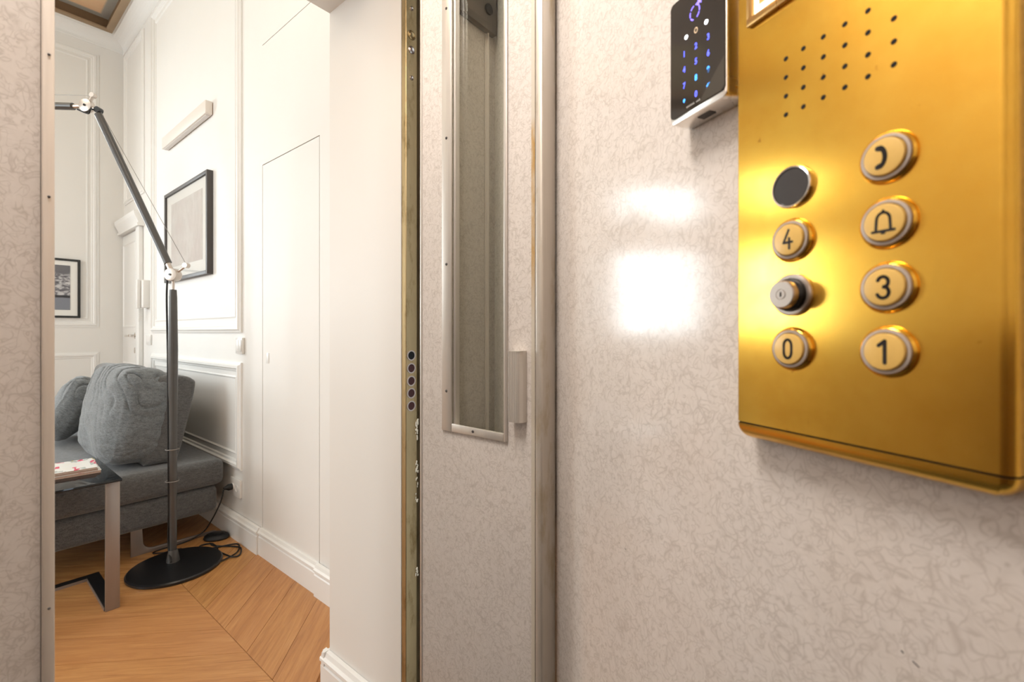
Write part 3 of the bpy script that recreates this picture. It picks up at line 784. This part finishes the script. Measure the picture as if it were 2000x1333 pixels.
# linear wall lamp
wl = thing('wall_lamp', 'long white bar wall lamp above the large picture', 'lamp', (XR-.02, 3.48, 2.37))
MB().box(.955, XR-.004, 3.062, 3.91, 2.376, 2.452).build('lamp_body', M['lamp_white'], wl, bevel=.002)
MB().box(.965, .985, 3.085, 3.89, 2.372, 2.3758).build('light_diffuser', M['diffuser'], wl)
MB().box(XR-.0038, XR-.0002, 3.066, 3.906, 2.38, 2.448).build('wall_plate', plain('dark_joint', '8A6A50', .6), wl)
# switches, intercom, socket
def plate(name, label, cat, y0, y1, z0, z1, dep=.010, keys=2):
    root = thing(name, label, cat, (XR, (y0+y1)/2, z0))
    MB().box(XR-dep, XR-.0003, y0, y1, z0, z1).build('plate', M['socket'], root, bevel=.0015)
    for k in range(keys):
        a = y0+.008+(y1-y0-.016)*k/keys; b = y0+.008+(y1-y0-.016)*(k+1)/keys-.001
        MB().box(XR-dep-.003, XR-dep-.0001, a, b, z0+.012, z1-.012).build('rocker', M['socket'], root, bevel=.001)
    return root
plate('light_switch', 'small white light switch on the wall beside the far door', 'switch', 4.32, 4.44, 1.007, 1.083)
plate('light_switch', 'small white light switch between the wall panels near the hidden door', 'switch', 2.612, 2.70, .988, 1.073, .013)
ic = thing('intercom', 'white intercom handset mounted beside the far door', 'intercom', (XR, 4.5, 1.29))
MB().box(.950, XR-.0003, 4.365, 4.48, 1.29, 1.50).build('base', M['socket'], ic, bevel=.004)
MB().box(.925, .9498, 4.42, 4.47, 1.285, 1.505).build('handset', M['socket'], ic, bevel=.006)
MB().tube([(.955+.012*math.cos(a*.9), 4.47+.012*math.sin(a*.9), 1.283-.0016*a) for a in range(60)], .0022, 6).build('coiled_cord', M['socket'], ic, smooth=True)
so = thing('power_socket', 'white double power socket low on the wall beyond the sofa end', 'socket', (XR, 2.7, .218))
MB().box(XR-.012, XR-.0003, 2.645, 2.775, .222, .316).build('plate', M['socket'], so, bevel=.002)
for yy in (2.68, 2.738): MB().lathe([(.019, 0), (.019, .004), (.016, .004), (.016, .001), (0, .001)], (XR-.012, yy, .269), (-1, 0, 0), 20).build('outlet', M['socket'], so)

# ------------------------------------------------------------------ sofa
sofa = thing('sofa', 'dark grey fabric sofa on steel blade feet against the right wall', 'sofa', (.47, 3.6, 0))
def softbox(x0, x1, y0, y1, z0, z1, r_, seg=4, cuts=0, bulge=0, nz=.0):
    mb_ = MB().box(x0, x1, y0, y1, z0, z1)
    eds = list(mb_.bm.edges)
    bmesh.ops.bevel(mb_.bm, geom=eds, offset=r_, segments=seg, affect='EDGES', profile=.5)
    return mb_
mb = softbox(.0, .925, 2.775, 4.5, .147, .285, .028)
mb.build('base', M['fabric'], sofa, smooth=True, angle=80)
mb = softbox(-.03, .952, 2.755, 4.52, .288, .425, .035, 5)
mb.build('seat', M['fabric'], sofa, smooth=True, angle=80)
# leaning backrest: cross-section in X-Z, run along Y
cs = [(.63, .43), (.615, .50), (.655, .72), (.672, .83), (.69, .868), (.73, .882), (.80, .872), (.842, .85), (.852, .82), (.83, .70), (.79, .52), (.765, .43)]
cs = [tuple(v) for v in [(p.x, p.y) for p in spline([(a, b, 0) for a, b in cs], 3)]]
mb = MB(); ys = [2.86, 2.863, 2.872, 2.89, 3.4, 3.9, 4.36, 4.38, 4.387, 4.39]; ins = [.03, .016, .006, 0, 0, 0, 0, .006, .016, .03]
cx = sum(p[0] for p in cs)/len(cs); cz = sum(p[1] for p in cs)/len(cs); rings = []
for y, i_ in zip(ys, ins):
    rings.append([mb.bm.verts.new((p[0]+(cx-p[0])*i_/.16, y, p[1]+(cz-p[1])*i_/.3)) for p in cs])
for A, B in zip(rings, rings[1:]):
    for k in range(len(cs)): mb.bm.faces.new((A[k], A[(k+1) % len(cs)], B[(k+1) % len(cs)], B[k]))
mb.bm.faces.new(rings[0][::-1]); mb.bm.faces.new(rings[-1])
mb.build('backrest', M['fabric'], sofa, smooth=True, angle=70)
for yy in (2.865, 4.35):
    outer = [(.575, 0), (.94, 0), (.945, .008), (.93, .014), (.75, .018)]
    outer += [(.668+.045*math.cos(a), .060+.040*math.sin(a)) for a in [math.radians(-80-10*i) for i in range(11)]][::1]
    outer += [(.618, .1465), (.575, .1465)]
    MB().prism(outer, yy-.006, yy+.006, 'y').build('foot', M['steel'], sofa, bevel=.0012)
for yy in (2.865, 4.35):
    MB().box(.05, .27, yy-.006, yy+.006, 0, .1465).build('foot', M['steel'], sofa, bevel=.0012)

def cushion(name, label, mw, hx, hy, hz, e=3.2, seed=0, wr=.006, group=None):
    mb_ = MB(); bmesh.ops.create_cube(mb_.bm, size=2)
    bmesh.ops.subdivide_edges(mb_.bm, edges=list(mb_.bm.edges), cuts=63, use_grid_fill=True)
    for v in mb_.bm.verts:
        p = v.co.copy(); n_ = p.normalized()
        r_ = (abs(n_.x)**e+abs(n_.y)**e+abs(n_.z)**e)**(-1/e)
        q = n_*r_
        # stuffed look: thinner towards the outline of the pad
        edge = max(abs(q.y), abs(q.z)); q.x *= (1-.30*edge**3)
        c_ = Vector((q.x*hx, q.y*hy, q.z*hz))
        s1 = noise.noise(Vector((c_.x*5+seed, c_.y*6, c_.z*7)))*.012
        # folds running down from the top edge
        top = max(0, (c_.z/hz-.1))
        f = -(1-abs(math.sin(c_.y*38-c_.z*26+3.5*noise.noise(Vector((c_.x*8, c_.y*6+seed, c_.z*7))))))**4*wr*(.25+1.4*top)*(.6+.8*noise.noise(Vector((c_.y*9, c_.z*9, seed))))
        f2 = noise.noise(Vector((c_.x*14, c_.y*8+seed, c_.z*34)))*.004
        # seam ridge where side wall meets front
        d = abs(abs(q.x)-.62); ridge = math.exp(-(d/.05)**2)*.0035 if edge > .75 else 0
        v.co = c_+n_*(s1+f+f2+ridge)
    o_ = mb_.build(name, M['fabric2'], None, mw, smooth=True, angle=180)
    return tag(o_, label, 'cushion', group)
cushion('cushion', 'big plump grey cushion leaning on the sofa backrest behind the lamp pole',
        Matrix.Translation((.605, 3.15, .678)) @ Matrix.Rotation(math.radians(9), 4, 'Y') @ Matrix.Rotation(math.radians(3), 4, 'Z'), .135, .315, .245, 5.5, 1.0, .022)
cushion('cushion', 'smaller grey cushion slumped on the sofa at the left edge of the opening',
        Matrix.Translation((.50, 3.95, .635)) @ Matrix.Rotation(math.radians(28), 4, 'Y') @ Matrix.Rotation(math.radians(-8), 4, 'Z'), .10, .26, .20, 3.6, 5.0, .014)

# ------------------------------------------------------------------ side table and magazines
tb = thing('side_table', 'smoked glass side table with flat brushed steel legs in front of the sofa', 'table', (.2, 2.57, 0))
MB().box(-.10, .447, 2.356, 2.822, .510, .520).build('table_top', M['table_glass'], tb, bevel=.001)
def leg(x0, x1, y0, y1):
    return MB().box(x0, x1, y0, y1, 0, .5097).build('leg', M['steel'], tb, bevel=.0012)
leg(.400, .4445, 2.380, 2.392); leg(-.095, -.05, 2.380, 2.392)
fr_ = MB().box(.400, .4445, 2.393, 2.78, 0, .012).build('floor_rail', M['black_metal'], tb)
MB().box(-.095, -.05, 2.393, 2.78, 0, .012).build('floor_rail', M['black_metal'], tb)
MB().box(-.0495, .3995, 2.742, 2.78, 0, .012).build('floor_rail', M['black_metal'], tb)
MB().box(-.0495, .3995, 2.7395, 2.7419, 0, .012).build('rail_edge', M['steel'], tb); MB().box(.3975, .3997, 2.393, 2.739, 0, .012).build('rail_edge', M['steel'], tb)
for i, (label, ang, dx, dy, z0, h, m_) in enumerate((
        ('thick magazine with pinkish page edges lying lowest on the side table', -.05, .30, 2.625, .5202, .011, 'paper'),
        ('cream magazine in the middle of the pile on the side table', -.09, .295, 2.63, .5314, .009, 'paper'),
        ('magazine with a colourful white, red and yellow cover, topmost on the side table', -.07, .29, 2.625, .5406, .006, 'paper'))):
    mg = thing('magazine', label, 'magazine', mw=Matrix.Translation((dx, dy, z0)) @ Matrix.Rotation(ang, 4, 'Z'), group='magazines on the side table')
    mw = WM[mg.name]
    MB().box(-.14, .115, -.095, .10, .0006, h-.0006).build('pages', M[m_], mg, mw)
    MB().box(-.142, .117, -.097, .102, h-.0005, h).build('cover', M['cover'], mg, mw)
    MB().box(-.142, .117, -.097, .102, 0, .0005).build('cover', M['black_metal'] if i == 0 else M['paper_white'], mg, mw)

# ------------------------------------------------------------------ floor lamp
LX, LY = .682, 2.613
DXY = Vector((-CS, SN, 0))          # the arms swing out over the sofa
lp = thing('floor_lamp', 'tall black floor lamp with jointed arms and round base', 'lamp', (LX, LY, 0))
bc = (.683, 2.575, 0)
MB().lathe([(0, 0), (.182, 0), (.186, .004), (.186, .012), (.180, .017), (.05, .021), (0, .021)], bc, (0, 0, 1), 64).build('base', M['black_metal'], lp, smooth=True, angle=30)
MB().lathe([(.027, 0), (.026, .012), (.019, .05), (.0175, .055), (.0175, .0)], (LX, LY, .0205), (0, 0, 1), 24).build('collar', M['tube'], lp, smooth=True)
MB().lathe([(.014, 0), (.0145, .02), (.0155, .45), (.0165, .70), (.0185, .75), (.0195, .95), (.0165, 1.2), (.0145, 1.232), (.0, 1.234)], (LX, LY, .07), (0, 0, 1), 24).build('pole', M['tube'], lp, smooth=True)
P0 = Vector((LX, LY, 1.304)); P1 = Vector((LX, LY, 1.372))
V = Vector((SN, CS, 0))     # towards the view axis, used for short axles
MB().cyl(P0, P1-Vector((0, 0, .02)), .0065, seg=12).build('stem', M['nickel'], lp, smooth=True)
MB().cyl(P1-V*.02, P1+V*.02, .030, seg=28).build('joint', M['nickel'], lp, bevel=.002)
MB().cyl(P1-V*.024, P1-V*.0201, .005, seg=12).build('joint_screw', M['black_metal'], lp)
A0 = P1+DXY*.012+Vector((0, 0, .03)); A1 = Vector((LX, LY, 0))+DXY*.352; A1.z = 2.130
u_ = (A1-A0).normalized()
MB().cyl(P1, A0+u_*.03, .011, seg=14).build('arm_socket', M['nickel'], lp, smooth=True)
MB().cyl(A0+u_*.028, A1, .0165, seg=20).build('lower_arm', M['tube'], lp, smooth=True)
K = P1-DXY*.10+Vector((0, 0, .03)); K = P1-DXY*.062+Vector((0, 0, .045))
MB().cyl(P1-DXY*.02+Vector((0, 0, .012)), K, .006, seg=10).cyl(K-V*.012, K+V*.012, .012, seg=16).build('spring_lever', M['nickel'], lp, smooth=True)
# elbow joint with cable guide
E1 = A1+DXY*.055+Vector((0, 0, .040))
MB().cyl(A1, A1+Vector((0, 0, .02)), .007, seg=10).cyl(A1+Vector((0, 0, .02)), E1, .007, seg=10).build('elbow_link', M['nickel'], lp, smooth=True)
MB().cyl(A1+Vector((0, 0, .020))-V*.012, A1+Vector((0, 0, .020))+V*.012, .014, seg=18).build('elbow_pin', M['black_metal'], lp)
MB().cyl(E1-V*.012, E1+V*.012, .030, seg=28).build('joint', M['nickel'], lp, bevel=.002)
MB().cyl(E1-V*.016, E1-V*.0121, .005, seg=12).build('joint_screw', M['black_metal'], lp)
K2 = E1-DXY*.030+Vector((0, 0, .050))
MB().cyl(E1, K2, .008, seg=10).cyl(K2-V*.01, K2+V*.01, .011, seg=14).build('spring_lever', M['nickel'], lp, smooth=True)
E2 = E1+DXY*.065-Vector((0, 0, .002)); E3 = E1+DXY*.86+Vector((0, 0, .02))
MB().cyl(E1, E2, .009, seg=12).build('arm_socket', M['nickel'], lp, smooth=True)
MB().cyl(E2, E3, .016, seg=20).build('upper_arm', M['tube'], lp, smooth=True)
MB().tube([K2, E3+Vector((0, 0, .05))], .0012, 6).build('tension_wire', M['clear_cable'], lp)
MB().tube([K+Vector((0, 0, .005)), A1-DXY*.012+Vector((0, 0, .01))], .0012, 6).build('tension_wire', M['clear_cable'], lp)
H = E3+Vector((0, 0, -.05))
MB().lathe([(.055, .0), (.07, -.02), (.18, -.22), (.178, -.22), (.068, -.022), (.05, -.004)], H, (0, 0, 1), 40).build('lamp_shade', M['matboard'], lp, smooth=True)
MB().cyl(E3, H, .006, seg=10).lathe([(0, -.06), (.02, -.05), (.025, -.02), (.0, 0)], H, (0, 0, 1), 16).build('lamp_holder', M['tube'], lp, smooth=True)
mb = MB().tube(spline([A1+DXY*.10+Vector((0, 0, .025)), A1+DXY*.05+Vector((0, 0, .005)), A1-V*.018, A0+u_*.5-V*.0, ], 6)[:12], .004, 8)
mb.build('cable', M['black_rubber'], lp, smooth=True)
cx_ = Vector((LX, LY, 0))+DXY*.030
cab = [P1+DXY*.02+Vector((0, 0, .04)), cx_+Vector((0, 0, 1.28)), cx_+Vector((.004, 0, 1.0)), cx_-DXY*.006+Vector((0, 0, .7)), cx_-DXY*.010+Vector((0, 0, .3)), cx_-DXY*.008+Vector((0, 0, .1)), cx_-DXY*.05-V*.04+Vector((0, 0, .035))]
MB().tube(spline(cab, 10), .0042, 8).build('cable', M['black_rubber'], lp, smooth=True)
for zz in (.55, .40): MB().tube([Vector((LX, LY, zz))+DXY*(.004)+Vector((.026*math.cos(a), .026*math.sin(a), 0)) for a in [2*pi*i/20 for i in range(20)]], .0022, 6, True).build('cable_clip', M['clear_cable'], lp, smooth=True)

# power cord on the floor with foot dimmer and plug
fc = [(.80, 2.70), (.835, 2.735), (.875, 2.70), (.865, 2.60), (.80, 2.50), (.815, 2.47), (.90, 2.49), (.945, 2.55), (.955, 2.60), (.915, 2.635), (.845, 2.645), (.865, 2.585), (.885, 2.47), (.92, 2.475), (.948, 2.54), (.93, 2.60), (.885, 2.65), (.872, 2.69), (.868, 2.72)]
fc = [(.74, 2.765)] + fc
pts = [(x, y, .0045+.0035*(i % 2)) for i, (x, y) in enumerate(fc)]
MB().tube(spline(pts, 8), .0036, 8).build('power_cord', M['black_rubber'], lp, smooth=True)
pts = [(.76, 2.775, .0045), (.70, 2.80, .0045), (.66, 2.83, .0055), (.70, 2.845, .02), (.80, 2.835, .026), (.86, 2.835, .012), (.905, 2.76, .05), (.945, 2.715, .16), (.955, 2.735, .23), (.958, 2.738, .268)]
pts = [(.76, 2.775, .0045), (.69, 2.79, .0045), (.655, 2.825, .0045), (.69, 2.842, .0045), (.80, 2.842, .0055), (.875, 2.842, .03), (.905, 2.80, .10), (.925, 2.74, .20), (.938, 2.737, .262)]
MB().tube(spline(pts, 8), .0032, 8).build('power_cord', M['black_rubber'], lp, smooth=True)
MB().lathe([(0, -.022), (.006, -.022), (.012, -.008), (.017, 0), (.017, .02), (0, .021)], (.961, 2.738, .269), (1, 0, 0), 16).build('plug', M['black_rubber'], lp, smooth=True)
mm = Matrix.Translation((.917, 2.775, 0)) @ Matrix.Rotation(math.radians(-40), 4, 'Z') @ Matrix.Diagonal((1.35, 1, 1, 1))
dm = MB().lathe([(0, 0), (.042, 0), (.046, .008), (.042, .020), (.034, .027), (0, .028)], (0, 0, 0), (0, 0, 1), 32).build('foot_dimmer', M['black_rubber'], lp, mm, smooth=True)
MB().lathe([(.027, .0275), (.027, .031), (.022, .033), (0, .033)], (0, 0, 0), (0, 0, 1), 28).build('pedal', M['black_metal'], dm, mm, smooth=True)
